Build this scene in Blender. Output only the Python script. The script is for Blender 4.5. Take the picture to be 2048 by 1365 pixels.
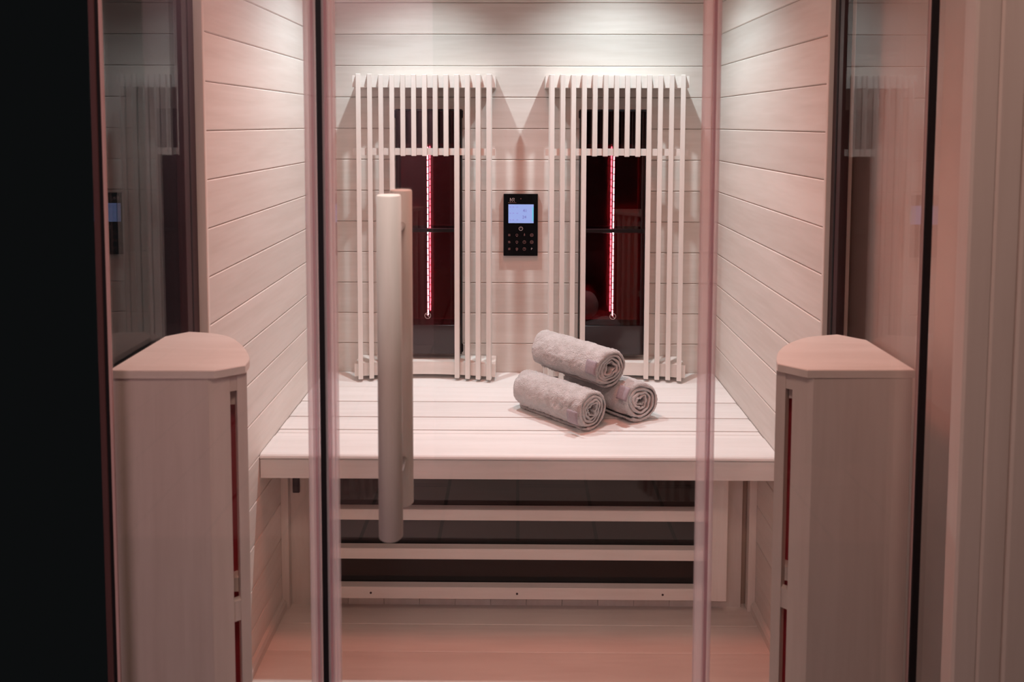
import bpy, bmesh, math, random
from mathutils import Vector, Matrix, noise

random.seed(7)
S = bpy.context.scene
COL = S.collection
for o in list(bpy.data.objects):
    bpy.data.objects.remove(o)

# ------------------------------------------------------------------ camera
CAM_POS = Vector((-0.006, -2.1941, 1.2348))
PITCH, YAW, ROLL = -0.0565, 0.0069, -0.0026
F_PX, W_PX = 1450.0, 2048.0
def rz(a): return Matrix.Rotation(a, 3, 'Z')
R = rz(YAW) @ Matrix.Rotation(PITCH, 3, 'X') @ Matrix.Rotation(ROLL, 3, 'Y')
right, fwd, up = R.col[0].copy(), R.col[1].copy(), R.col[2].copy()
cam_d = bpy.data.cameras.new('camera')
cam = bpy.data.objects.new('camera', cam_d)
COL.objects.link(cam)
M = Matrix((right, up, -fwd)).transposed().to_4x4()
M.translation = CAM_POS
cam.matrix_world = M
cam_d.sensor_fit = 'HORIZONTAL'
cam_d.sensor_width = 36.0
cam_d.lens = 36.0 * F_PX / W_PX
cam_d.shift_y = (329.7 - 682.5) / W_PX
cam_d.clip_start = 0.02
cam_d.dof.use_dof = True
cam_d.dof.focus_distance = 1.95
cam_d.dof.aperture_fstop = 5.0
S.camera = cam

# ------------------------------------------------------------------ world, lights, exposure
w = bpy.data.worlds.new('world')
S.world = w
w.use_nodes = True
w.node_tree.nodes['Background'].inputs[0].default_value = (0.85, 0.95, 1.0, 1)
w.node_tree.nodes['Background'].inputs[1].default_value = 0.004

def light(name, kind, loc, energy, color, target=None, **kw):
    d = bpy.data.lights.new(name, kind)
    d.energy = energy
    d.color = color
    for k, v in kw.items():
        setattr(d, k, v)
    o = bpy.data.objects.new(name, d)
    COL.objects.link(o)
    o.location = loc
    if target is not None:
        o.rotation_euler = (Vector(target) - Vector(loc)).to_track_quat('-Z', 'Y').to_euler()
    return o

SPOT = (29.0, (0.82, 0.97, 1.0))      # the two recessed ceiling spots above the bench
COLOUR = (3.1, (1.0, 0.25, 0.16))     # red lamp in the cabin ceiling
ROOM = (13.5, (1.0, 0.69, 0.57))      # lamp of the room outside
WALL_FILL = (30.0, (1.0, 0.97, 0.97))      # fill added to brighten the rose wall behind the viewer
DOOR = (60.0, (0.95, 0.98, 1.0))      # room spot above the door
ROD = (5.0, (1.0, 0.45, 0.35))        # rods in the corner cabinets (emission)
FILAMENT = (22.0, (1.0, 0.90, 0.90))  # white-hot turns of the back heaters (emission)
XL, XR = -0.277, 0.284                # centres of the two back heaters
for x, ax_, ay_ in ((XL, -0.31, -0.38), (XR, 0.25, -0.27)):
    light('ceiling_spot', 'SPOT', (x, -0.285, 1.865), *SPOT, (ax_, ay_, 0.4),
          spot_size=math.radians(108), spot_blend=1.0, shadow_soft_size=0.012)
# red colour-therapy lamp in the middle of the cabin ceiling
light('colour_lamp', 'AREA', (0.0, -0.72, 1.872), *COLOUR, (0, -0.72, 0),
      shape='DISK', size=0.22, spread=math.radians(125))
# room lamp outside: ceiling panel behind the viewer
light('room_lamp', 'AREA', (0.05, -2.30, 2.5), *ROOM, (0.05, -1.7, 0.0),
      shape='RECTANGLE', size=0.6, size_y=0.4)
# added fill: lifts the rose wall so its reflection shows in the glass
light('wall_fill', 'AREA', (-1.0, -3.75, 2.45), *WALL_FILL, (-1.0, -4.2, 1.2), shape='RECTANGLE', size=1.2, size_y=0.12)
# room ceiling spot right above the door
light('door_spot', 'SPOT', (-0.20, -1.245, 2.35), *DOOR, (-0.19, -1.225, 1.13),
      spot_size=math.radians(26), spot_blend=0.5, shadow_soft_size=0.03)

vs = S.view_settings
S.display_settings.display_device = 'sRGB'
vs.view_transform = 'Standard'
vs.look = 'None'
vs.gamma = 1.0
vs.use_curve_mapping = False
vs.exposure = 0.1
S.cycles.transparent_max_bounces = 12
S.cycles.max_bounces = 7

# ------------------------------------------------------------------ materials
def new_mat(name):
    m = bpy.data.materials.new(name)
    m.use_nodes = True
    return m, m.node_tree.nodes, m.node_tree.links, m.node_tree.nodes['Principled BSDF']

def ramp(nodes, stops):
    r = nodes.new('ShaderNodeValToRGB')
    e = r.color_ramp.elements
    while len(e) < len(stops):
        e.new(0.5)
    for el, (p, c) in zip(e, stops):
        el.position = p
        el.color = (*c, 1)
    return r

def wood(name, scale, light_c=(0.84, 0.775, 0.725), dark_c=(0.74, 0.665, 0.61), rough=0.5, vary=0.10, bump=0.05):
    m, N, L, b = new_mat(name)
    tc = N.new('ShaderNodeTexCoord')
    oi = N.new('ShaderNodeObjectInfo')
    mp = N.new('ShaderNodeMapping')
    mp.inputs['Scale'].default_value = scale
    add = N.new('ShaderNodeVectorMath'); add.operation = 'ADD'
    mul = N.new('ShaderNodeVectorMath'); mul.operation = 'SCALE'; mul.inputs['Scale'].default_value = 37.0
    cmb = N.new('ShaderNodeCombineXYZ')
    for i in range(3):
        L.new(oi.outputs['Random'], cmb.inputs[i])
    L.new(cmb.outputs[0], mul.inputs[0])
    L.new(tc.outputs['Object'], add.inputs[0]); L.new(mul.outputs[0], add.inputs[1])
    L.new(add.outputs[0], mp.inputs['Vector'])
    n1 = N.new('ShaderNodeTexNoise'); n1.inputs['Scale'].default_value = 1.0; n1.inputs['Detail'].default_value = 6; n1.inputs['Distortion'].default_value = 0.6
    n2 = N.new('ShaderNodeTexNoise'); n2.inputs['Scale'].default_value = 4.5; n2.inputs['Detail'].default_value = 3
    L.new(mp.outputs[0], n1.inputs['Vector']); L.new(mp.outputs[0], n2.inputs['Vector'])
    mx = N.new('ShaderNodeMath'); mx.operation = 'MULTIPLY_ADD'; mx.inputs[1].default_value = 0.35
    L.new(n2.outputs['Fac'], mx.inputs[0])
    sc = N.new('ShaderNodeMath'); sc.operation = 'MULTIPLY'; sc.inputs[1].default_value = 0.65
    L.new(n1.outputs['Fac'], sc.inputs[0]); L.new(sc.outputs[0], mx.inputs[2])
    r = ramp(N, [(0.30, dark_c), (0.62, light_c)])
    L.new(mx.outputs[0], r.inputs[0])
    hsv = N.new('ShaderNodeHueSaturation')
    mr = N.new('ShaderNodeMapRange')
    mr.inputs['To Min'].default_value = 1 - vary; mr.inputs['To Max'].default_value = 1 + vary * 0.4
    L.new(oi.outputs['Random'], mr.inputs['Value']); L.new(mr.outputs[0], hsv.inputs['Value'])
    L.new(r.outputs[0], hsv.inputs['Color'])
    L.new(hsv.outputs[0], b.inputs['Base Color'])
    b.inputs['Roughness'].default_value = rough
    b.inputs['Specular IOR Level'].default_value = 0.3
    bp = N.new('ShaderNodeBump'); bp.inputs['Strength'].default_value = bump; bp.inputs['Distance'].default_value = 0.002
    return m

def plain(name, color, rough=0.5, metal=0.0, spec=0.5, nscale=None, namt=0.1, bump=0.0):
    m, N, L, b = new_mat(name)
    b.inputs['Roughness'].default_value = rough
    b.inputs['Metallic'].default_value = metal
    b.inputs['Specular IOR Level'].default_value = spec
    if nscale:
        tc = N.new('ShaderNodeTexCoord')
        n = N.new('ShaderNodeTexNoise'); n.inputs['Scale'].default_value = nscale; n.inputs['Detail'].default_value = 4
        L.new(tc.outputs['Object'], n.inputs['Vector'])
        r = ramp(N, [(0.3, tuple(c * (1 - namt) for c in color)), (0.7, tuple(min(1, c * (1 + namt)) for c in color))])
        L.new(n.outputs['Fac'], r.inputs[0]); L.new(r.outputs[0], b.inputs['Base Color'])
        if bump:
            bp = N.new('ShaderNodeBump'); bp.inputs['Strength'].default_value = bump; bp.inputs['Distance'].default_value = 0.002
            L.new(n.outputs['Fac'], bp.inputs['Height']); L.new(bp.outputs[0], b.inputs['Normal'])
    else:
        b.inputs['Base Color'].default_value = (*color, 1)
    return m

def emit(name, color, strength):
    m, N, L, b = new_mat(name)
    b.inputs['Base Color'].default_value = (*[c * 0.3 for c in color], 1)
    b.inputs['Emission Color'].default_value = (*color, 1)
    b.inputs['Emission Strength'].default_value = strength
    return m

def glass(name, tint, f0=0.04, rough=0.0):
    """clear pane: Schlick reflection over tinted transmission (no refraction)"""
    m, N, L, b = new_mat(name)
    N.remove(b)
    out = N['Material Output']
    lw = N.new('ShaderNodeLayerWeight'); lw.inputs['Blend'].default_value = 0.5
    p = N.new('ShaderNodeMath'); p.operation = 'POWER'; p.inputs[1].default_value = 5.0
    L.new(lw.outputs['Facing'], p.inputs[0])
    ma = N.new('ShaderNodeMath'); ma.operation = 'MULTIPLY_ADD'; ma.inputs[1].default_value = 1 - f0; ma.inputs[2].default_value = f0
    L.new(p.outputs[0], ma.inputs[0])
    t = N.new('ShaderNodeBsdfTransparent'); t.inputs['Color'].default_value = (*tint, 1)
    g = N.new('ShaderNodeBsdfGlossy'); g.inputs['Roughness'].default_value = rough
    mx = N.new('ShaderNodeMixShader')
    L.new(ma.outputs[0], mx.inputs[0]); L.new(t.outputs[0], mx.inputs[1]); L.new(g.outputs[0], mx.inputs[2])
    L.new(mx.outputs[0], out.inputs['Surface'])
    return m

def seal_mat(name, color, transp):
    """clear soft plastic sealing profile"""
    m, N, L, b = new_mat(name)
    out = N['Material Output']
    b.inputs['Base Color'].default_value = (*color, 1)
    b.inputs['Roughness'].default_value = 0.3
    tl = N.new('ShaderNodeBsdfTranslucent'); tl.inputs['Color'].default_value = (*color, 1)
    t = N.new('ShaderNodeBsdfTransparent'); t.inputs['Color'].default_value = (0.95, 0.86, 0.88, 1)
    m1 = N.new('ShaderNodeMixShader'); m1.inputs[0].default_value = 0.5
    m2 = N.new('ShaderNodeMixShader'); m2.inputs[0].default_value = transp
    L.new(b.outputs[0], m1.inputs[1]); L.new(tl.outputs[0], m1.inputs[2])
    L.new(m1.outputs[0], m2.inputs[1]); L.new(t.outputs[0], m2.inputs[2])
    L.new(m2.outputs[0], out.inputs['Surface'])
    return m

WX = wood('pale_wood_grain_x', (2.2, 26, 26), vary=0.13)
WY = wood('pale_wood_grain_y', (26, 2.2, 26))
WZ = wood('pale_wood_grain_z', (26, 26, 2.2))
W_BENCH = wood('bench_wood', (1.8, 30, 30), (0.85, 0.83, 0.815), (0.77, 0.735, 0.71), 0.45, 0.05)
W_SLAT = wood('grille_wood', (40, 40, 2.5), (0.85, 0.80, 0.76), (0.78, 0.72, 0.67), 0.5, 0.05, 0.03)
W_SLATX = wood('rail_wood', (2.5, 40, 40), (0.85, 0.80, 0.76), (0.78, 0.72, 0.67), 0.5, 0.04, 0.03)
W_FLOOR = wood('floor_wood', (2.0, 22, 22), (0.86, 0.78, 0.72), (0.78, 0.69, 0.63), 0.4, 0.06)
W_CAB = wood('cabinet_wood', (30, 30, 2.0), (0.74, 0.64, 0.58), (0.66, 0.56, 0.50), 0.5, 0.05)
W_CABTOP = wood('cabinet_top_wood', (3.0, 24, 24), (0.80, 0.71, 0.65), (0.72, 0.62, 0.56), 0.5, 0.04)
W_HANDLE = wood('handle_wood', (34, 34, 3.0), (0.78, 0.70, 0.63), (0.70, 0.61, 0.54), 0.45, 0.03)
DARK_JOINT = plain('joint_shadow_wood', (0.48, 0.36, 0.29), 0.8)
BLACK_METAL = plain('black_metal', (0.012, 0.011, 0.012), 0.35, 0.0, 0.4)
BLACK_GLOSS = plain('black_gloss_glass', (0.008, 0.007, 0.008), 0.06, 0.0, 0.5)
BLACK_PANEL = plain('control_black', (0.006, 0.006, 0.007), 0.18, 0.0, 0.4)
RUBBER = plain('black_rubber', (0.012, 0.010, 0.012), 0.6, 0.0, 0.2)
DARK_FRAME = plain('dark_brown_profile', (0.035, 0.018, 0.020), 0.35, 0.0, 0.4)
DARK_RED = plain('dark_red_profile', (0.10, 0.045, 0.045), 0.4, 0.0, 0.4)
CLEAR = glass('clear_glass', (0.97, 0.965, 0.965))
SIDE_GLASS = glass('side_glass', (0.86, 0.80, 0.80))
HEAT_GLASS = glass('dark_red_heater_glass', (0.62, 0.34, 0.37), 0.045)
SEAL = seal_mat('clear_seal', (0.95, 0.88, 0.87), 0.55)
SEAL_MAUVE = seal_mat('mauve_seal', (0.55, 0.34, 0.38), 0.45)
SEAL_PINK = plain('pink_seal', (0.62, 0.40, 0.38), 0.4)
MIRROR = plain('red_reflector', (0.62, 0.20, 0.24), 0.10, 1.0)
HEAT_BOX = plain('heater_box_inside', (0.34, 0.03, 0.045), 0.5)
PLATE = plain('dark_ceramic_plate', (0.03, 0.017, 0.018), 0.12, 0.0, 0.6)
PINK_MARK = plain('pale_print', (0.80, 0.55, 0.52), 0.5)
DIM_MARK = plain('dim_print', (0.40, 0.20, 0.19), 0.5)
MARK_LIT = emit('lit_print', (0.85, 0.55, 0.52), 0.30)
MARK_DIM = emit('dim_lit_print', (0.55, 0.24, 0.22), 0.16)
SCREEN = emit('lcd_screen', (0.30, 0.40, 0.78), 0.95)
SCREEN_EDGE = emit('lcd_backlight_edge', (0.12, 0.60, 0.75), 0.9)
LCD_INK = emit('lcd_ink', (0.22, 0.17, 0.62), 0.6)
LCD_INK2 = emit('lcd_faint_ink', (0.30, 0.28, 0.72), 0.85)
HOT = emit('hot_filament', FILAMENT[1], FILAMENT[0])
HOT_RED = emit('red_heater_rod', ROD[1], ROD[0])
TUBE = emit('glowing_tube', (0.9, 0.05, 0.12), 0.9)
for m_ in (MARK_LIT, MARK_DIM, SCREEN_EDGE, LCD_INK, LCD_INK2, TUBE, HOT):
    m_.cycles.emission_sampling = 'NONE'      # too small to light anything
MAUVE_TAG = plain('mauve_label', (0.38, 0.31, 0.34), 0.6, nscale=300, namt=0.12)
PLASTER = plain('warm_plaster', (0.68, 0.55, 0.49), 0.7, nscale=6, namt=0.06)
JAMB = wood('jamb_wood', (18, 18, 1.2), (0.78, 0.66, 0.61), (0.70, 0.58, 0.53), 0.55, 0.03)
UNLIT_WALL = plain('unlit_wall', (0.006, 0.006, 0.007), 0.8, 0.0, 0.1, nscale=3)  # near-black base colour stands in for the unlit left side of the room
BLACK_SHEET = plain('blocker_black', (0.008, 0.007, 0.008), 0.9, 0.0, 0.1, nscale=40)  # for the added sheet that darkens the mirrored room
ROSE_WALL = plain('rose_wall', (0.80, 0.44, 0.50), 0.8, nscale=2, namt=0.08)
RUG = plain('dark_rug_cloth', (0.012, 0.011, 0.012), 0.95, 0.0, 0.1, nscale=90, namt=0.5)

def tile_mat():
    m, N, L, b = new_mat('red_brown_floor_tiles')
    tc = N.new('ShaderNodeTexCoord')
    br = N.new('ShaderNodeTexBrick')
    br.inputs['Color1'].default_value = (0.40, 0.22, 0.20, 1)
    br.inputs['Color2'].default_value = (0.46, 0.25, 0.23, 1)
    br.inputs['Mortar'].default_value = (0.03, 0.02, 0.02, 1)
    br.inputs['Scale'].default_value = 1.0
    br.inputs['Mortar Size'].default_value = 0.006
    br.inputs['Brick Width'].default_value = 1.2
    br.inputs['Row Height'].default_value = 0.24
    mp = N.new('ShaderNodeMapping'); mp.inputs['Rotation'].default_value = (0, 0, math.radians(90))
    L.new(tc.outputs['Object'], mp.inputs[0]); L.new(mp.outputs[0], br.inputs['Vector'])
    L.new(br.outputs['Color'], b.inputs['Base Color'])
    b.inputs['Roughness'].default_value = 0.35
    return m
TILES = tile_mat()

def towel_mat():
    m, N, L, b = new_mat('terry_cloth')
    tc = N.new('ShaderNodeTexCoord')
    n = N.new('ShaderNodeTexNoise'); n.inputs['Scale'].default_value = 420; n.inputs['Detail'].default_value = 3
    v = N.new('ShaderNodeTexVoronoi'); v.inputs['Scale'].default_value = 520
    n3 = N.new('ShaderNodeTexNoise'); n3.inputs['Scale'].default_value = 45; n3.inputs['Detail'].default_value = 4
    for t in (n, v, n3):
        L.new(tc.outputs['Object'], t.inputs['Vector'])
    r = ramp(N, [(0.25, (0.52, 0.47, 0.45)), (0.75, (0.80, 0.76, 0.76))])
    mx = N.new('ShaderNodeMath'); mx.operation = 'MULTIPLY_ADD'; mx.inputs[1].default_value = 0.5
    hf = N.new('ShaderNodeMath'); hf.operation = 'MULTIPLY'; hf.inputs[1].default_value = 0.5
    L.new(n3.outputs['Fac'], hf.inputs[0]); L.new(n.outputs['Fac'], mx.inputs[0]); L.new(hf.outputs[0], mx.inputs[2])
    L.new(mx.outputs[0], r.inputs[0]); L.new(r.outputs[0], b.inputs['Base Color'])
    b.inputs['Roughness'].default_value = 0.95
    b.inputs['Specular IOR Level'].default_value = 0.1
    b.inputs['Sheen Weight'].default_value = 0.35
    bp = N.new('ShaderNodeBump'); bp.inputs['Strength'].default_value = 0.8; bp.inputs['Distance'].default_value = 0.0025
    sm = N.new('ShaderNodeMath'); sm.operation = 'ADD'
    L.new(n.outputs['Fac'], sm.inputs[0]); L.new(v.outputs['Distance'], sm.inputs[1])
    L.new(sm.outputs[0], bp.inputs['Height']); L.new(bp.outputs[0], b.inputs['Normal'])
    return m
TERRY = towel_mat()

# ------------------------------------------------------------------ helpers
def wpos(o):
    p = Vector((0, 0, 0))
    while o is not None:
        p += o.location
        o = o.parent
    return p

def tag(o, label=None, cat=None, group=None, kind=None):
    if label: o['label'] = label
    if cat: o['category'] = cat
    if group: o['group'] = group
    if kind: o['kind'] = kind
    return o

def empty(name, loc, label=None, cat=None, group=None, kind=None):
    o = bpy.data.objects.new(name, None)
    COL.objects.link(o)
    o.location = loc
    return tag(o, label, cat, group, kind)

def put(name, me, m, loc, parent=None, rotz=0.0):
    """object with mesh me at world location loc"""
    if m is not None and not me.materials:
        me.materials.append(m)
    o = bpy.data.objects.new(name, me)
    COL.objects.link(o)
    o.rotation_euler = (0, 0, rotz)
    o.location = Vector(loc) - (wpos(parent) if parent else Vector((0, 0, 0)))
    o.parent = parent
    return o

_boxes = {}
def box_mesh(sx, sy, sz, bev=0.0, m=None):
    key = (round(sx, 5), round(sy, 5), round(sz, 5), round(bev, 5), m.name if m else '')
    if key in _boxes:
        return _boxes[key]
    bm = bmesh.new()
    bmesh.ops.create_cube(bm, size=1.0)
    bmesh.ops.scale(bm, vec=(sx, sy, sz), verts=bm.verts)
    if bev:
        bmesh.ops.bevel(bm, geom=list(bm.edges), offset=bev, segments=1, affect='EDGES', profile=0.5)
    me = bpy.data.meshes.new('box')
    bm.to_mesh(me); bm.free()
    if m: me.materials.append(m)
    _boxes[key] = me
    return me

def box(name, x0, x1, y0, y1, z0, z1, m, parent=None, bev=0.0):
    x0, x1 = sorted((x0, x1)); y0, y1 = sorted((y0, y1)); z0, z1 = sorted((z0, z1))
    me = box_mesh(x1 - x0, y1 - y0, z1 - z0, bev, m)
    return put(name, me, None, ((x0 + x1) / 2, (y0 + y1) / 2, (z0 + z1) / 2), parent)

def mesh(name, verts, faces, m, parent=None, smooth=False, origin=None):
    """verts in world coordinates"""
    xs, ys, zs = zip(*verts)
    if origin is None:
        origin = ((min(xs) + max(xs)) / 2, (min(ys) + max(ys)) / 2, min(zs))
    ox, oy, oz = origin
    me = bpy.data.meshes.new(name)
    me.from_pydata([(x - ox, y - oy, z - oz) for x, y, z in verts], [], faces)
    bm = bmesh.new(); bm.from_mesh(me)
    bmesh.ops.recalc_face_normals(bm, faces=bm.faces)
    bm.to_mesh(me); bm.free()
    if smooth:
        for p in me.polygons: p.use_smooth = True
    me.materials.append(m)
    return put(name, me, None, origin, parent)

def prism(name, poly, z0, z1, m, parent=None, cham=0.0, smooth=False):
    """vertical prism over a plan polygon, optionally with a small chamfer at the top"""
    n = len(poly)
    verts = [(x, y, z0) for x, y in poly]
    faces = [tuple(range(n))[::-1]]
    if cham:
        cx = sum(p[0] for p in poly) / n; cy = sum(p[1] for p in poly) / n
        def ins(p, d):
            v = Vector((cx - p[0], cy - p[1])); v.normalize()
            return (p[0] + v.x * d, p[1] + v.y * d)
        verts += [(x, y, z1 - cham) for x, y in poly]
        verts += [(*ins(p, cham), z1) for p in poly]
        rings = 3
    else:
        verts += [(x, y, z1) for x, y in poly]
        rings = 2
    for r in range(rings - 1):
        for i in range(n):
            j = (i + 1) % n
            faces.append((r * n + i, r * n + j, (r + 1) * n + j, (r + 1) * n + i))
    faces.append(tuple(range((rings - 1) * n, rings * n)))
    return mesh(name, verts, faces, m, parent, smooth)

def cyl(name, p0, p1, r, m, parent=None, seg=32, bev=0.0, smooth=True):
    p0, p1 = Vector(p0), Vector(p1)
    d = (p1 - p0); ln = d.length; d.normalize()
    a = d.orthogonal().normalized(); b = d.cross(a)
    rings = [(0, r)] if not bev else [(0, r - bev), (bev, r)]
    rings += [(ln, r)] if not bev else [(ln - bev, r), (ln, r - bev)]
    verts, faces = [], []
    for t, rr in rings:
        for i in range(seg):
            th = 2 * math.pi * i / seg
            verts.append(tuple(p0 + d * t + a * (rr * math.cos(th)) + b * (rr * math.sin(th))))
    for k in range(len(rings) - 1):
        for i in range(seg):
            j = (i + 1) % seg
            faces.append((k * seg + i, k * seg + j, (k + 1) * seg + j, (k + 1) * seg + i))
    faces.append(tuple(range(seg))[::-1]); faces.append(tuple(range((len(rings) - 1) * seg, len(rings) * seg)))
    o = mesh(name, verts, faces, m, parent)
    if smooth:
        for p in o.data.polygons:
            if len(p.vertices) == 4: p.use_smooth = True
    return o

def plank_mesh(axis, normal, length, h, th, m, cham=0.0022, gap=0.0005):
    """tongue-and-groove board: length along axis, chamfered long edges on the face that looks along normal.
    local origin: centre of the front face"""
    A = Vector(axis); Nn = Vector(normal); U = Nn.cross(A)
    hh = h / 2 - gap
    prof = [(-hh, -th), (hh, -th), (hh, -cham), (hh - cham, 0), (-hh + cham, 0), (-hh, -cham)]
    verts = []
    for s in (-0.5, 0.5):
        for u, d in prof:
            verts.append(tuple(A * (s * length) + U * u + Nn * d))
    n = len(prof)
    faces = [tuple(range(n)), tuple(range(n, 2 * n))]
    for i in range(n):
        j = (i + 1) % n
        faces.append((i, j, n + j, n + i))
    me = bpy.data.meshes.new('plank')
    me.from_pydata(verts, [], faces)
    bm = bmesh.new(); bm.from_mesh(me)
    bmesh.ops.recalc_face_normals(bm, faces=bm.faces)
    bm.to_mesh(me); bm.free()
    me.materials.append(m)
    return me

# ------------------------------------------------------------------ the cabin shell
B = 0.0943                       # board height
Z0 = 1.597                       # a joint height
CEIL = 1.88
YL_END, YR_END = -0.812, -0.764  # front ends of the boarded side walls

wall_back = box('wall_back', -0.66, 0.66, 0.0155, 0.05, 0.0, CEIL, DARK_JOINT); tag(wall_back, 'pale horizontal board wall behind the bench', kind='structure')
pm = plank_mesh((1, 0, 0), (0, -1, 0), 1.21, B, 0.015, WX)
for k in range(-2, 13):
    put('plank', pm, None, (0, 0, Z0 - (k - 0.5) * B), wall_back)

wall_left = box('wall_left', -0.65, -0.6155, YL_END, 0.0155, 0.0, CEIL, DARK_JOINT); tag(wall_left, 'pale horizontal board side wall left of the bench', kind='structure')
pm = plank_mesh((0, 1, 0), (1, 0, 0), -YL_END, B, 0.015, WY)
for k in range(-2, 17):
    put('plank', pm, None, (-0.6, YL_END / 2, Z0 - (k - 0.5) * B), wall_left)
hb = Z0 - 16 * B
put('plank', plank_mesh((0, 1, 0), (1, 0, 0), -YL_END, hb, 0.015, WY), None, (-0.6, YL_END / 2, hb / 2), wall_left)
wall_right = box('wall_right', 0.6155, 0.65, YR_END, 0.0155, 0.0, CEIL, DARK_JOINT); tag(wall_right, 'pale horizontal board side wall right of the bench', kind='structure')
pm = plank_mesh((0, 1, 0), (-1, 0, 0), -YR_END, B, 0.015, WY)
for k in range(-2, 17):
    put('plank', pm, None, (0.6, YR_END / 2, Z0 - (k - 0.5) * B), wall_right)
hb = Z0 - 16 * B
put('plank', plank_mesh((0, 1, 0), (-1, 0, 0), -YR_END, hb, 0.015, WY), None, (0.6, YR_END / 2, hb / 2), wall_right)
# vertical end boards of the side walls
tag(box('trim_1', -0.65, -0.599, YL_END - 0.010, YL_END, 0.0, CEIL, WZ, bev=0.0012), kind='structure')
tag(box('trim_2', 0.599, 0.65, YR_END - 0.010, YR_END, 0.0, CEIL, WZ, bev=0.0012), kind='structure')

floor = box('floor', -0.66, 0.66, -1.19, 0.05, -0.04, -0.012, DARK_JOINT); tag(floor, 'pale wooden plank floor inside the cabin', kind='structure')
pm = plank_mesh((1, 0, 0), (0, 0, 1), 1.2, 0.0932, 0.011, W_FLOOR, 0.0010, 0.0003)
for k in range(-1, 8):
    put('plank', pm, None, (0, -0.4722 - (k + 0.5) * 0.0932 + 0.0, 0), floor)
ceiling = box('ceiling', -0.66, 0.66, -1.2, 0.05, CEIL, CEIL + 0.03, WX); tag(ceiling, kind='structure')

# wall below the bench: vertical boards
Y_LOW = -0.40
wall_low = box('wall_under_bench', -0.6, 0.6, Y_LOW + 0.0125, Y_LOW + 0.03, 0.0, 0.43, DARK_JOINT); tag(wall_low, 'pale vertical board wall under the bench', kind='structure')
pm = plank_mesh((0, 0, 1), (0, -1, 0), 0.43, 0.0915, 0.012, WZ, 0.0012, 0.0003)
for k in range(-1, 12):
    put('plank', pm, None, (-0.436 + (k - 0.5) * 0.0915, Y_LOW, 0.215), wall_low)
tag(box('trim_3', -0.6, -0.581, Y_LOW - 0.02, Y_LOW, 0.0, 0.43, WZ, bev=0.001), kind='structure')
tag(box('trim_4', 0.6, 0.581, Y_LOW - 0.02, Y_LOW, 0.0, 0.43, WZ, bev=0.001), kind='structure')
def baseboard(name, x, s, y1):
    prof = [(0, 0), (0.011, 0), (0.011, 0.018), (0.007, 0.026), (0, 0.028)]
    verts = [(x + s * u, y, z) for y in (Y_LOW - 0.005, y1) for u, z in prof]
    n = 5
    faces = [(0, 1, 2, 3, 4), (5, 6, 7, 8, 9)] + [(i, (i + 1) % n, n + (i + 1) % n, n + i) for i in range(n)]
    tag(mesh(name, verts, faces, WY), kind='structure')
baseboard('baseboard_left', -0.6, 1, YL_END)
baseboard('baseboard_right', 0.6, -1, YR_END)

# ------------------------------------------------------------------ glass front and sides
YG = -1.16
ZT = 1.86
win = box('window_1', -0.627, -0.620, -1.14, -0.826, 0.0, ZT, CLEAR); tag(win, 'dark left side pane reflecting the back wall', kind='structure')
box('rear_profile', -0.630, -0.6155, -0.872, -0.8225, 0.0, ZT, DARK_FRAME, win, 0.001)
box('profile_groove', -0.6155, -0.6148, -0.851, -0.846, 0.0, ZT, RUBBER, win)
win = box('window_2', 0.612, 0.619, -1.12, -0.778, 0.0, ZT, CLEAR); tag(win, 'right side pane with a pale reflection of the heater grille', kind='structure')
box('rear_profile', 0.6085, 0.624, -0.815, -0.7745, 0.0, ZT, DARK_FRAME, win, 0.001)
box('profile_groove', 0.6078, 0.6085, -0.797, -0.791, 0.0, ZT, RUBBER, win)

win = box('window_3', -0.5945, -0.3085, YG - 0.004, YG + 0.004, 0.0, ZT, CLEAR); tag(win, 'fixed clear front pane left of the door', kind='structure')
box('corner_profile', -0.612, -0.603, YG - 0.006, YG + 0.001, 0.0, ZT, DARK_RED, win, 0.001)
box('gasket', -0.603, -0.599, YG - 0.004, YG + 0.001, 0.0, ZT, RUBBER, win)
box('corner_seal', -0.599, -0.5945, YG - 0.0025, YG, 0.0, ZT, SEAL_PINK, win)
box('edge_seal', -0.3085, -0.3015, YG - 0.006, YG + 0.006, 0.0, ZT, SEAL, win, 0.0015)
box('edge_seal', -0.3015, -0.2985, YG - 0.005, YG + 0.005, 0.0, ZT, SEAL, win)
box('seal_rib', -0.2985, -0.2950, YG - 0.005, YG + 0.005, 0.0, ZT, SEAL_MAUVE, win)
box('edge_seal', -0.2950, -0.2910, YG - 0.006, YG + 0.006, 0.0, ZT, SEAL, win, 0.001)
box('door_gasket', -0.2910, -0.2825, YG - 0.004, YG + 0.006, 0.0, ZT, RUBBER, win)

win = box('window_4', 0.281, 0.5715, YG - 0.004, YG + 0.004, 0.0, ZT, CLEAR); tag(win, 'fixed clear front pane right of the door', kind='structure')
box('edge_seal', 0.2750, 0.281, YG - 0.006, YG + 0.006, 0.0, ZT, SEAL, win, 0.001)
box('corner_seal', 0.5715, 0.5745, YG - 0.0025, YG, 0.0, ZT, SEAL_PINK, win)
box('corner_profile', 0.5745, 0.585, YG - 0.006, YG + 0.001, 0.0, ZT, RUBBER, win, 0.001)

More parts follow.
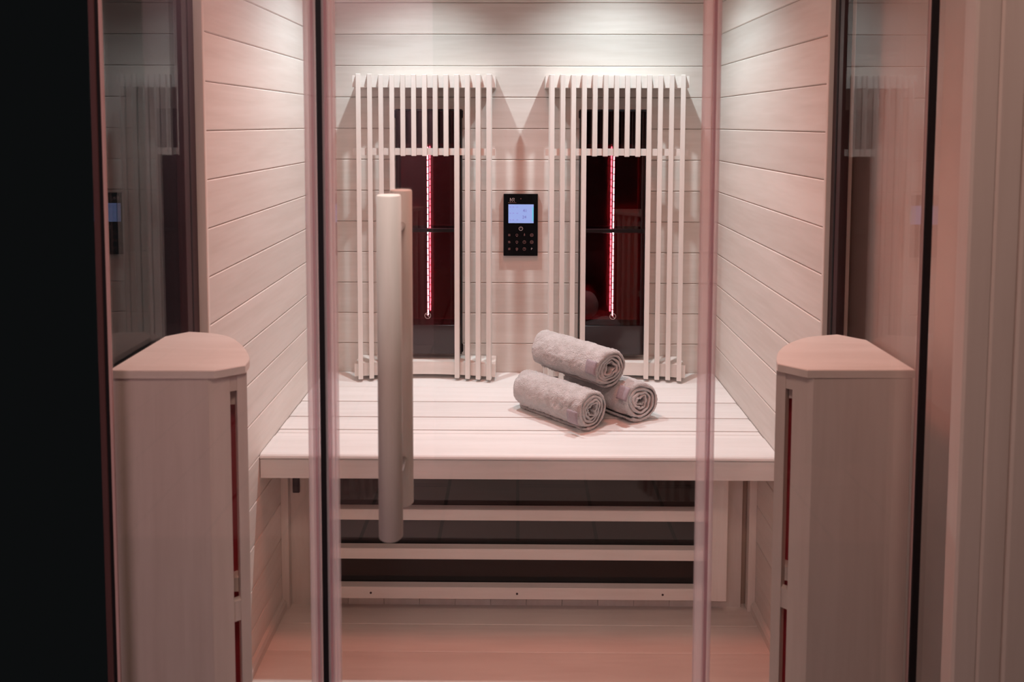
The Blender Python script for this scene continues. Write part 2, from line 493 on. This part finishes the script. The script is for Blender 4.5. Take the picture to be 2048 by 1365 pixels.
door = box('door_1', -0.2655, 0.257, YG - 0.004, YG + 0.004, 0.005, ZT, CLEAR); tag(door, 'frameless clear glass door with a pale wooden bar handle', kind='structure')
box('seal_rib', -0.2825, -0.2795, YG - 0.005, YG + 0.005, 0.005, ZT, SEAL, door)
box('seal_rib', -0.2795, -0.2760, YG - 0.005, YG + 0.005, 0.005, ZT, SEAL_MAUVE, door)
box('edge_seal', -0.2760, -0.2700, YG - 0.006, YG + 0.006, 0.005, ZT, SEAL, door, 0.0015)
box('edge_seal', -0.2700, -0.2655, YG - 0.006, YG + 0.006, 0.005, ZT, SEAL, door, 0.001)
box('edge_seal', 0.257, 0.2705, YG - 0.006, YG + 0.006, 0.005, ZT, SEAL, door, 0.002)
box('seal_rib', 0.2705, 0.2750, YG - 0.005, YG + 0.005, 0.005, ZT, SEAL_MAUVE, door)
HX = -0.181
for y, z0, z1, nm in ((-1.21, 0.656, 1.1375, 'outside bar of the handle'), (-1.107, 0.650, 1.135, 'inside bar of the handle')):
    h = cyl('handle_bar', (HX, y, z0), (HX, y, z1), 0.0168, W_HANDLE, door, 48, 0.0015)
    h['label'] = nm
for z in (1.083, 0.725):
    cyl('handle_standoff', (HX + 0.003, -1.20, z), (HX + 0.003, -1.117, z), 0.006, plain('steel_%d' % int(z * 100), (0.7, 0.66, 0.63), 0.3, 1.0), door, 20)

# ------------------------------------------------------------------ bench
bench = empty('bench', (0, -0.28, 0.413), 'pale slatted wooden bench running wall to wall under the heaters', 'bench')
BZ = 0.470
BW = 0.5985
def bslat(name, y0, y1, top, m=W_BENCH):
    box(name, -BW, BW, y0 + 0.0009, y1 - 0.0009, top - 0.018, top, m, bench, 0.0008)
for y0, y1 in ((-0.1299, -0.001), (-0.2368, -0.1299), (-0.3418, -0.2578), (-0.4222, -0.3604)):
    bslat('seat_slat', y0, y1, BZ)
for y0, y1 in ((-0.2578, -0.2368), (-0.3604, -0.3418), (-0.4413, -0.4222), (-0.4614, -0.4413)):
    bslat('filler_strip', y0, y1, BZ - 0.0015)
# front board with rounded nose
prof = [(-0.462, BZ - 0.018), (-0.462, BZ), (-0.5545, BZ), (-0.5595, BZ - 0.0015), (-0.5625, BZ - 0.004), (-0.5640, BZ - 0.0075), (-0.5635, BZ - 0.0105), (-0.558, BZ - 0.012), (-0.558, BZ - 0.018)]
verts = [(x, y, z) for x in (-BW, BW) for y, z in prof]
n = len(prof)
mesh('front_board', verts, [tuple(range(n)), tuple(range(n, 2 * n))] + [(i, (i + 1) % n, n + (i + 1) % n, n + i) for i in range(n)], W_BENCH, bench)
box('fascia', -BW, BW, -0.5625, -0.542, 0.413, BZ - 0.0125, W_BENCH, bench, 0.001)
box('support_rail', -0.59, 0.59, -0.542, -0.02, 0.434, BZ - 0.0185, DARK_JOINT, bench)

# ------------------------------------------------------------------ back heaters and their grilles
def heater(xc, label, mir):
    t = empty('infrared_heater', (xc, -0.02, 0.538), label, 'heater', 'infrared heaters on the back wall')
    hw = 0.0985
    z0, z1 = 0.538, 1.278
    yb, yf = -0.0005, -0.037
    box('back_plate', xc - hw, xc + hw, yb, -0.003, z0, z1, MIRROR, t)
    for s in (-1, 1):
        box('side_frame', xc + s * hw, xc + s * (hw - 0.004), -0.003, yf, z0, z1, BLACK_METAL, t)
    box('top_cover', xc - hw + 0.004, xc + hw - 0.004, -0.003, yf, 1.175, z1, BLACK_METAL, t)
    box('bottom_cover', xc - hw + 0.004, xc + hw - 0.004, -0.003, yf, z0, 0.628, BLACK_METAL, t)
    box('crossbar', xc - hw + 0.004, xc + hw - 0.004, -0.0335, yf - 0.0005, 0.909, 0.921, BLACK_METAL, t, 0.001)
    # two glass panes and the opaque lower plate
    for a, b_ in ((0.629, 0.9085), (0.9215, 1.272)):
        box('glass_pane', xc - hw + 0.003, xc + hw - 0.003, yf - 0.0035, yf - 0.0008, a, b_, HEAT_GLASS, t)
    box('lower_plate', xc - hw + 0.003, xc + hw - 0.003, yf - 0.0045, yf - 0.0008, z0 + 0.002, 0.6275, PLATE, t, 0.0005)
    # mounting lugs
    for s in (-1, 1):
        for z in (1.263, 0.557):
            box('mounting_lug', xc + s * (hw - 0.004), xc + s * (hw + 0.004), yf - 0.004, yf + 0.006, z - 0.012, z + 0.012, RUBBER, t, 0.002)
    # the glowing rod: a dark red tube with white-hot turns
    lx, ly = xc - 0.004 * mir, -0.0310
    tube = cyl('lamp_tube', (lx, ly, 0.652), (lx, ly, 1.173), 0.0011, TUBE, t, 12)
    z = 0.656
    seg = None
    while z < 1.165:
        o = cyl('hot_turn', (lx, ly, z), (lx, ly, z + 0.0175), 0.0018, HOT, tube, 10)
        z += 0.0205
    # no-touch symbol printed on the glass
    sx, sz, sy = lx, 0.6565, yf - 0.0038
    ring('warning_mark', (sx, sy, sz), 0.0094, 0.0012, MARK_LIT, t, slash=True)
    return t

def ring(name, c, r, w_, m, parent, slash=False, a0=0.0, a1=2 * math.pi, extra=()):
    """flat ring in the XZ plane, optional diagonal, extra bars ((x0,z0,x1,z1,w), ...) relative to c"""
    cx, cy, cz = c
    verts, faces = [], []
    seg = 28
    closed = abs(a1 - a0 - 2 * math.pi) < 1e-6
    def quad(pts):
        i = len(verts)
        for x, z in pts:
            verts.append((cx + x, cy, cz + z))
        for x, z in pts:
            verts.append((cx + x, cy + 0.0004, cz + z))
        faces.append((i, i + 1, i + 2, i + 3)); faces.append((i + 7, i + 6, i + 5, i + 4))
        for k in range(4):
            j = (k + 1) % 4
            faces.append((i + k, i + 4 + k, i + 4 + j, i + j))
    if r > 0:
        for k in range(seg):
            t0 = a0 + (a1 - a0) * k / seg; t1 = a0 + (a1 - a0) * (k + 1) / seg
            quad([(r * math.cos(t0), r * math.sin(t0)), (r * math.cos(t1), r * math.sin(t1)),
                  ((r - w_) * math.cos(t1), (r - w_) * math.sin(t1)), ((r - w_) * math.cos(t0), (r - w_) * math.sin(t0))])
    bars = list(extra)
    if slash:
        q = r * 0.66
        bars.append((-q, q, q, -q, w_))
    for x0, zz0, x1, zz1, ww in bars:
        d = Vector((x1 - x0, zz1 - zz0)).normalized()
        nx, nz = -d.y * ww / 2, d.x * ww / 2
        quad([(x0 + nx, zz0 + nz), (x1 + nx, zz1 + nz), (x1 - nx, zz1 - nz), (x0 - nx, zz0 - nz)])
    return mesh(name, verts, faces, m, parent, origin=c)

heater(-0.2695, 'dark glass infrared heater with a glowing red rod, left of the control panel', 1)
heater(0.2795, 'dark glass infrared heater with a glowing red rod, behind the rolled towels', -1)

def arc_y(u):            # u = -1..1 across the grille
    return -0.060 - 0.020 * u * u

def rail(name, xc, half, z0, z1, m, t, front=True, back=-0.002):
    K = 20
    poly = []
    for i in range(K + 1):
        u = -1 + 2 * i / K
        poly.append((xc + u * half, arc_y(u * half / 0.19)))
    if back is None:      # slim curved strip
        poly += [(x, y + 0.014) for x, y in reversed(poly)]
    else:
        poly += [(xc + half, back), (xc - half, back)]
    return prism(name, poly, z0, z1, m, t, 0.0)

def grille(xc, label):
    t = empty('heater_grille', (xc, -0.07, 0.478), label, 'grille', 'curved slatted heater grilles')
    rail('top_rail', xc, 0.2075, 1.340, 1.3745, W_SLATX, t)
    rail('cross_rail', xc, 0.2075, 1.142, 1.162, W_SLATX, t, back=None)
    rail('bottom_rail', xc, 0.209, 0.484, 0.5225, W_SLATX, t)
    rnd = random.Random(int(xc * 1000))
    for i in range(13):
        u = -1 + i / 6.0
        x = xc + 0.19 * u
        y = arc_y(u)
        slope = -2 * 0.020 * u / 0.19
        short = 4 <= i <= 8
        z0 = 1.1395 if short else 0.4785
        z1 = 1.3775
        me = box_mesh(0.0138, 0.0150, z1 - z0, 0.0009, W_SLAT)
        put('slat', me, None, (x + 0.0, y - 0.0079, (z0 + z1) / 2 + rnd.uniform(-0.0008, 0.0008)), t, math.atan(slope))
    return t
grille(XL, 'curved wooden slat grille over the left heater')
grille(XR, 'curved wooden slat grille over the right heater, behind the towels')

# ------------------------------------------------------------------ control panel
PX, PZ = 0.0056, 0.9285
cp = empty('control_panel', (PX, -0.012, 0.834), 'black wall control panel with a lit blue display between the grilles', 'control panel')
box('housing', PX - 0.0518, PX + 0.0518, -0.0005, -0.0125, PZ - 0.0945, PZ + 0.0945, BLACK_PANEL, cp, 0.0012)
k_ = 0.001505
def pp(x, y):
    return PX + (x - 1041.0) * k_, PZ - (y - 451.5) * k_
x0, z1 = pp(1016.3, 409.8); x1, z0 = pp(1067, 447.6)
scr = box('display', x0, x1, -0.0122, -0.0132, z0, z1, SCREEN, cp)
box('bright_edge', x1 - 0.004, x1 - 0.0006, -0.0130, -0.0134, z0 + 0.006, z1 - 0.008, SCREEN_EDGE, scr)
def text(name, s, x, y, size, m, parent, yy=-0.0136):
    c = bpy.data.curves.new(name, 'FONT')
    c.body = s
    c.size = size
    c.align_x = 'CENTER'; c.align_y = 'CENTER'
    c.extrude = 0.0001
    c.materials.append(m)
    o = bpy.data.objects.new(name, c)
    COL.objects.link(o)
    px, pz = pp(x, y)
    o.rotation_euler = (math.pi / 2, 0, 0)
    o.location = Vector((px, yy, pz)) - wpos(parent)
    o.parent = parent
    return o
_keep = text
def text(*a, **k):
    o = _keep(*a, **k)
    me = bpy.data.meshes.new_from_object(o.evaluated_get(bpy.context.evaluated_depsgraph_get()))
    n = bpy.data.objects.new(o.name, me)
    n.parent, n.location, n.rotation_euler = o.parent, o.location, o.rotation_euler
    nm = a[0]
    bpy.data.objects.remove(o)
    COL.objects.link(n)
    n.name = nm
    return n
text('digits', '41', 1049.5, 422.5, 0.0125, LCD_INK, scr)
text('digits', '24', 1048.3, 435.6, 0.0125, LCD_INK, scr)
for yy_ in (415, 427.5, 441):
    a = []
    for xx in (1020.5, 1026.5, 1034.5):
        ox, oz = pp(xx, yy_)
        a.append((ox - x0 - 0.003, 0, ox - x0 + 0.002, 0, 0.0022))
    ring('menu_line', (x0, -0.0136, pp(0, yy_)[1]), 0, 0, LCD_INK2, scr, extra=a)
# logo: N joined to R, small lines of print under it
lx, lz = pp(1024, 400.5)
lo = ring('logo', (lx, -0.0129, lz), 0, 0, MARK_LIT, cp, extra=(
    (-0.0062, -0.0054, -0.0062, 0.0054, 0.0012), (-0.0062, 0.0054, 0.0008, -0.0054, 0.0012),
    (0.0004, 0.0046, 0.0004, -0.0010, 0.0010), (0.0004, 0.0046, 0.0060, 0.0046, 0.0010), (0.0060, 0.0046, 0.0062, 0.0014, 0.0010),
    (0.0062, 0.0014, 0.0034, -0.0002, 0.0010), (0.0034, -0.0002, 0.0066, -0.0054, 0.0011)))
rn = random.Random(3)
bars = []
for gx0, gx1 in ((-0.0118, 0.0000), (0.0022, 0.0112)):
    x = gx0
    while x < gx1:
        bars.append((x, -0.0009, x, 0.0009, 0.0007))
        if rn.random() < 0.6: bars.append((x, rn.choice((-0.0007, 0.0007)), x + 0.0011, rn.choice((-0.0007, 0.0007)), 0.0004))
        x += 0.0018
ring('small_print', (lx, -0.0129, pp(0, 406.2)[1]), 0, 0, MARK_DIM, cp, extra=bars)
ox, oz = pp(1041.3, 398.3)
ring('sensor_dot', (ox, -0.0129, oz), 0.0013, 0.0012, DIM_MARK, cp)
ox, oz = pp(1041.4, 458.8)
ring('power_symbol', (ox, -0.0129, oz), 0.0062, 0.0013, MARK_LIT, cp, a0=math.radians(115), a1=math.radians(425), extra=((0, 0.0070, 0, 0.0010, 0.0012),))
cols = (1018.2, 1033.5, 1048.6, 1063.4); rows = (471.9, 486.0, 500.1)
for ri, yy_ in enumerate(rows):
    for ci, xx in enumerate(cols):
        ox, oz = pp(xx, yy_)
        c = (ox, -0.0129, oz)
        if ci == 0:
            ex = [(-0.0034, d, 0.0034 - (0.0016 if d > 0 and ri == 1 else 0), d, 0.0011) for d in (-0.0024, 0, 0.0024)]
            ring('key_symbol', c, 0, 0, MARK_DIM, cp, extra=ex)
        elif ci == 1:
            ring('key_symbol', c, 0.0036, 0.0009, MARK_DIM, cp, extra=((-0.0013, -0.0042, 0.0013, -0.0042, 0.0018),) + (((0, -0.002, 0, 0.002, 0.0012),) if ri == 2 else ()))
        elif ci == 2 and ri == 0:
            ring('key_symbol', c, 0.0022, 0.0009, MARK_DIM, cp, extra=((0.0003, 0.0, 0.0003, 0.0054, 0.0016),))
        elif ci == 2:
            ring('key_symbol', c, 0.0048, 0.0009, MARK_DIM, cp, extra=((0, 0, 0, 0.003, 0.0008), (0, 0, 0.002, 0, 0.0008)))
        elif ri < 2:
            ring('key_symbol', c, 0.0050, 0.0010, MARK_DIM, cp, extra=((-0.003, 0, 0.003, 0, 0.0012), (0, -0.0015, 0, 0.0015, 0.001)))
        else:
            text('key_letter', 'P', xx, yy_, 0.0088, MARK_LIT, cp, -0.0129)

# ------------------------------------------------------------------ heater under the bench
uh = empty('bench_heater', (0, -0.43, 0.036), 'black glass heater behind three pale wooden rails under the bench', 'heater')
FX = 0.5176
box('glass_panel', -0.475, 0.475, -0.4285, -0.424, 0.075, 0.405, BLACK_GLOSS, uh)
box('back_box', -0.51, 0.51, -0.4235, Y_LOW - 0.0005, 0.04, 0.41, BLACK_METAL, uh)
for s in (-1, 1):
    box('stile', s * 0.470, s * FX, -0.452, Y_LOW - 0.001, 0.049, 0.412, W_SLAT, uh, 0.001)
for i, (z0, z1) in enumerate(((0.0505, 0.0805), (0.1525, 0.1800), (0.2525, 0.2800), (0.365, 0.412))):
    r_ = box('rail', -0.470, 0.470, -0.452, -0.4295, z0, z1, W_SLATX, uh, 0.001)
    if i == 0:
        for x in (-0.3673, -0.0028, 0.3594):
            cyl('screw', (x, -0.4520, 0.0655), (x, -0.4526, 0.0655), 0.0028, DARK_FRAME, r_, 10)
clip = box('cable_clip', -0.5735, -0.5565, Y_LOW - 0.007, Y_LOW, 0.296, 0.345, RUBBER, bev=0.0015)
tag(clip, 'small black plastic clip on the wall under the bench, left end', 'clip')
box('clip_slot', -0.568, -0.562, Y_LOW - 0.0085, Y_LOW - 0.007, 0.302, 0.338, BLACK_METAL, clip)

# ------------------------------------------------------------------ front corner cabinets
def catmull(pts, n):
    out = []
    P = [Vector(p) for p in pts]
    for i in range(len(P) - 1):
        p0 = P[max(i - 1, 0)]; p1 = P[i]; p2 = P[i + 1]; p3 = P[min(i + 2, len(P) - 1)]
        for k in range(n):
            t = k / n
            out.append(0.5 * ((2 * p1) + (-p0 + p2) * t + (2 * p0 - 5 * p1 + 4 * p2 - p3) * t * t + (-p0 + 3 * p1 - 3 * p2 + p3) * t ** 3))
    out.append(P[-1])
    return [(v.x, v.y) for v in out]

def cabinet(s, corner, front_end, cham_end, curve, side_end, ztop, label):
    """s = +1 for the cabinet whose open side looks to +X"""
    t = empty('corner_cabinet', ((corner[0] + cham_end[0]) / 2, corner[1] + 0.08, 0.0), label, 'cabinet', 'front corner heater cabinets')
    cv = catmull([cham_end] + curve, 5)
    poly = [corner, front_end] + cv + [side_end]
    prism('top', poly, ztop - 0.0125, ztop, W_CABTOP, t, 0.0012)
    zb = ztop - 0.0125
    th = 0.018
    inx = 0.005
    cx0 = corner[0] + s * 0.003
    fe = Vector((front_end[0] - s * 0.010, front_end[1] + 0.0020))
    ce = Vector((cham_end[0] - s * 0.0005, cham_end[1] + 0.0065))
    box('front_panel', cx0, fe.x, fe.y, fe.y + th, 0.0, zb, W_CAB, t, 0.0008)
    d = (ce - fe); ln = d.length; d.normalize()
    nrm = Vector((-d.y, d.x)) if d.x > 0 else Vector((d.y, -d.x))
    def seg(name, a, b, z0, z1, m, dep=th, off=0.0):
        p, q = fe + d * (a * ln) + nrm * off, fe + d * (b * ln) + nrm * off
        r_, u = q + nrm * dep, p + nrm * dep
        return prism(name, [tuple(p), tuple(q), tuple(r_), tuple(u)], z0, z1, m, t, 0.0)
    seg('angled_panel', 0.0, 0.55, 0.0, zb, W_CAB)
    seg('end_post', 0.74, 1.0, 0.0, zb, W_CAB, 0.020)
    seg('slot_block', 0.55, 0.74, zb - 0.027, zb, W_CAB, 0.012, 0.002)
    seg('slot_block', 0.55, 0.74, 0.460, 0.492, W_CAB, 0.012, 0.002)
    seg('inner_shield', 0.30, 1.05, 0.0, zb - 0.03, HEAT_BOX, 0.004, 0.034)  # added board that blocks the direct view of the rod through the slot
    # curved open side: upright slats with two curved cross rails
    acc = [0.0]
    for a, b_ in zip(cv, cv[1:]):
        acc.append(acc[-1] + (Vector(b_) - Vector(a)).length)
    tot = acc[-1]
    def at(dist):
        for i in range(len(cv) - 1):
            if acc[i + 1] >= dist:
                f = (dist - acc[i]) / max(1e-9, acc[i + 1] - acc[i])
                a, b_ = Vector(cv[i]), Vector(cv[i + 1])
                return a + (b_ - a) * f, (b_ - a).normalized()
        return Vector(cv[-1]), (Vector(cv[-1]) - Vector(cv[-2])).normalized()
    cen = Vector((corner[0] + s * 0.07, corner[1] + 0.08))
    def off(dist, o):
        p, tg = at(dist)
        nn = Vector((-tg.y, tg.x))
        if nn.dot(cen - p) < 0: nn = -nn
        return p + nn * o
    ns = 7
    for i in range(ns):
        a = 0.030 + (tot - 0.045) * i / (ns - 1)
        p = [off(a - 0.007, 0.005), off(a + 0.007, 0.005), off(a + 0.007, 0.019), off(a - 0.007, 0.019)]
        prism('slat', [tuple(v) for v in p], 0.0, zb, W_CAB, t)
    for z0 in (0.09, 0.500, 0.80):
        K = 14
        a = [tuple(off(0.012 + (tot - 0.02) * i / K, 0.0195)) for i in range(K + 1)]
        b_ = [tuple(off(0.012 + (tot - 0.02) * i / K, 0.034)) for i in range(K + 1)]
        prism('cross_rail', a + b_[::-1], z0, z0 + 0.022, W_CAB, t)
    # back plate on the glass side and the red rod inside
    box('side_plate', corner[0] + s * 0.002, corner[0] + s * 0.008, fe.y + th, side_end[1] - 0.004, 0.0, zb, W_CAB, t)
    dv = (Vector((s, 1.0))).normalized()
    pc = Vector((corner[0] + s * 0.045, corner[1] + 0.055))
    e1 = Vector((dv.y * 1.0, -dv.x)) if True else None
    a_, b2 = pc + e1 * 0.055, pc - e1 * 0.055
    prism('reflector', [tuple(a_), tuple(b2), tuple(b2 - dv * 0.004), tuple(a_ - dv * 0.004)], 0.06, 0.82, HEAT_BOX, t)
    rc = pc + dv * 0.03
    cyl('heater_rod', (rc.x, rc.y, 0.10), (rc.x, rc.y, 0.80), 0.004, HOT_RED, t, 12)
    return t

cabinet(1, (-0.6155, -1.134), (-0.4577, -1.1325), (-0.4204, -1.1079),
        [(-0.4245, -1.080), (-0.435, -1.0552), (-0.4642, -1.0057), (-0.5014, -0.9626), (-0.5402, -0.9404), (-0.587, -0.9313)],
        (-0.6155, -0.9600), 0.865, 'pale wood corner cabinet with rounded top, front left by the dark pane')
cabinet(-1, (0.6075, -1.0950), (0.4416, -1.0967), (0.4062, -1.0674),
        [(0.4124, -1.0445), (0.4301, -1.0047), (0.4616, -0.962), (0.5106, -0.9237), (0.5715, -0.9055)],
        (0.6075, -0.9390), 0.858, 'pale wood corner cabinet with rounded top, front right of the door')

# ------------------------------------------------------------------ rolled towels
def towel(name, near, far, r, seed, ang, label, tag_at, tw=0.033):
    """spiral roll from near end to far end; tag_at = (axial start, centre angle)"""
    rnd = random.Random(seed)
    near, far = Vector(near), Vector(far)
    ax = (far - near); L_ = ax.length; ax.normalize()
    side = ax.cross(Vector((0, 0, 1))).normalized()
    upv = side.cross(ax)
    t_ = 0.0072
    turns = 4.3
    pitch = (r - 0.011) / turns
    def rad(th):           # th from 0 (outer end) inwards
        return r - pitch * th / (2 * math.pi)
    th_end = turns * 2 * math.pi
    outer, inner = [], []
    th = 0.0
    ph = rnd.uniform(0, 6)
    while th < th_end:
        rr = rad(th)
        depth = th / th_end
        wob = (0.0042 * math.sin(2 * th + ph) + 0.0030 * math.sin(2.9 * th + 2 * ph) + 0.0016 * math.sin(7.3 * th)) * (0.10 + 1.0 * depth)
        rr = max(0.004, rr + wob)
        tt = t_ * (0.85 + 0.15 * math.sin(5 * th + ph)) * (1.0 if depth < 0.8 else 0.75)
        outer.append((rr, th + ang)); inner.append((max(0.0018, rr - tt), th + ang))
        th += 0.0032 / max(rr, 0.012)
    prof = outer + inner[::-1]
    n = len(prof)
    no = len(outer)
    K = 84
    root = near - upv * r
    verts, faces = [], []
    for k in range(K + 1):
        f = k / K
        endf = min(f, 1 - f) * L_
        rndf = 1 - 0.10 * max(0, 1 - endf / 0.008) ** 2
        for i, (rr, th) in enumerate(prof):
            tel = 0.004 * math.sin(1.1 * th + seed)     # uneven ends
            z = f * L_ + (tel * (1 - 2 * f) if endf < 0.03 else 0) * max(0, 1 - endf / 0.03)
            z -= 0.26 * rr * math.cos(th) * (1 - f)      # the near end is pushed a little askew
            p = near + ax * z + side * (rr * math.cos(th) * rndf) + upv * (rr * math.sin(th) * rndf)
            if i < no and (th - ang) < 2 * math.pi + 0.6:
                q = p * 1.0
                d = 0.0026 * (noise.noise(q * 50 + Vector((seed, 0, 0)))) + 0.0013 * noise.noise(q * 170) + 0.0022 * noise.noise(q * 390)
                p = p + (side * math.cos(th) + upv * math.sin(th)) * d
            # flatten where it lies on the bench
            verts.append((p.x, p.y, max(p.z, BZ + 0.0003 + 0.00002 * (i % 7)) if near.z < 0.56 else p.z))
    for k in range(K):
        for i in range(n):
            j = (i + 1) % n
            faces.append((k * n + i, k * n + j, (k + 1) * n + j, (k + 1) * n + i))
    for e in (0, K):        # end strips between outer and inner side of the cloth
        for i in range(no - 1):
            a, b_ = e * n + i, e * n + i + 1
            c, d = e * n + n - 2 - i, e * n + n - 1 - i
            faces.append((a, b_, c, d))
    o = mesh(name, verts, faces, TERRY, None, True, origin=tuple(root))
    tag(o, label, 'towel', 'rolled towels on the bench')
    # sewn label
    a0, ac = tag_at
    hw_ = tw / 2 / r
    tv, tf = [], []
    A, Z = 8, 4
    for layer, rr in ((0, r + 0.0042), (1, r + 0.0012)):
        for i in range(A + 1):
            for j in range(Z + 1):
                th = ac - hw_ + 2 * hw_ * i / A
                z = a0 + tw * 0.95 * j / Z
                p = near + ax * z + side * (rr * math.cos(th)) + upv * (rr * math.sin(th))
                tv.append(tuple(p))
    w_ = Z + 1
    base = (A + 1) * w_
    for i in range(A):
        for j in range(Z):
            q = i * w_ + j
            tf.append((q, q + 1, q + w_ + 1, q + w_))
            tf.append((base + q + w_, base + q + w_ + 1, base + q + 1, base + q))
    for i in range(A):
        for j in (0, Z):
            q = i * w_ + j
            tf.append((q, q + w_, base + q + w_, base + q))
    for j in range(Z):
        for i in (0, A):
            q = i * w_ + j
            tf.append((q, q + 1, base + q + 1, base + q))
    lb = mesh('sewn_label', tv, tf, MAUVE_TAG, o, True)
    lb['label'] = 'small mauve sewn label'
    return o

# near ends look towards the door; direction runs back and to the left
towel('rolled_towel', (0.1830, -0.4240, BZ + 0.0525), (0.0150, -0.2680, BZ + 0.0525), 0.0530, 1, math.radians(250),
      'greige rolled towel lying front left, under the top one', (0.004, math.radians(188)))
towel('rolled_towel', (0.3150, -0.3690, BZ + 0.0540), (0.1540, -0.1990, BZ + 0.0540), 0.0545, 5, math.radians(235),
      'greige rolled towel lying at the right of the pile, lower', (0.006, math.radians(150)))
towel('rolled_towel', (0.2340, -0.3730, BZ + 0.1400), (0.0630, -0.2090, BZ + 0.1440), 0.0525, 9, math.radians(265),
      'greige rolled towel resting on top of the other two', (0.006, math.radians(168)))

# ------------------------------------------------------------------ the room outside
tag(box('floor_outside', -2.2, 2.2, -5.2, -1.19, -0.06, -0.03, TILES), 'red-brown tiled floor outside the cabin', kind='structure')
tag(box('wall_room', -2.2, 2.2, -4.3, -4.2, -0.03, 2.6, ROSE_WALL), kind='structure')
tag(box('wall_room_left', -2.2, -2.1, -4.2, 0.05, -0.03, 2.6, UNLIT_WALL), kind='structure')
tag(box('wall_room_right', 0.675, 0.74, -1.215, 0.05, -0.03, 2.6, PLASTER), 'warm lit wall beside the cabin, far right', kind='structure')
vr, fc = [], []
NC = 90
for i in range(NC + 1):
    x = -0.31 + 2.3 * i / NC
    for yy_, zz_ in ((0, -0.03), (0, 2.55), (0.02, 2.55), (0.02, -0.03)):
        vr.append((x, -2.75 - yy_ + 0.03 * math.sin(i * 0.9), zz_))
for i in range(NC):
    for k in range(4):
        fc.append((i * 4 + k, i * 4 + (k + 1) % 4, (i + 1) * 4 + (k + 1) % 4, (i + 1) * 4 + k))
fc += [(0, 1, 2, 3), (NC * 4, NC * 4 + 1, NC * 4 + 2, NC * 4 + 3)]
tag(mesh('reflection_blocker', vr, fc, BLACK_SHEET, None, True), 'added black sheet, seen only as darkness mirrored in the glass', kind='structure')  # added blocker, stands in for the viewer's dark reflection in the door
tag(box('floor_outside_mat', -1.6, 1.4, -2.25, -1.30, -0.03, -0.02, RUG), 'dark mat in front of the door, seen only mirrored', kind='structure')
jamb = empty('trim_5', (0.9, -1.235, -0.03), 'pale upright boards at the right edge', kind='structure')
for i, (a, b_, dy) in enumerate(((0.584, 0.618, 0.0), (0.618, 0.652, 0.0015), (0.652, 0.86, 0.0))):
    box('board', a + 0.0004, b_ - 0.0004, -1.25 + dy, -1.222, -0.03, 2.5, JAMB, jamb, 0.003)
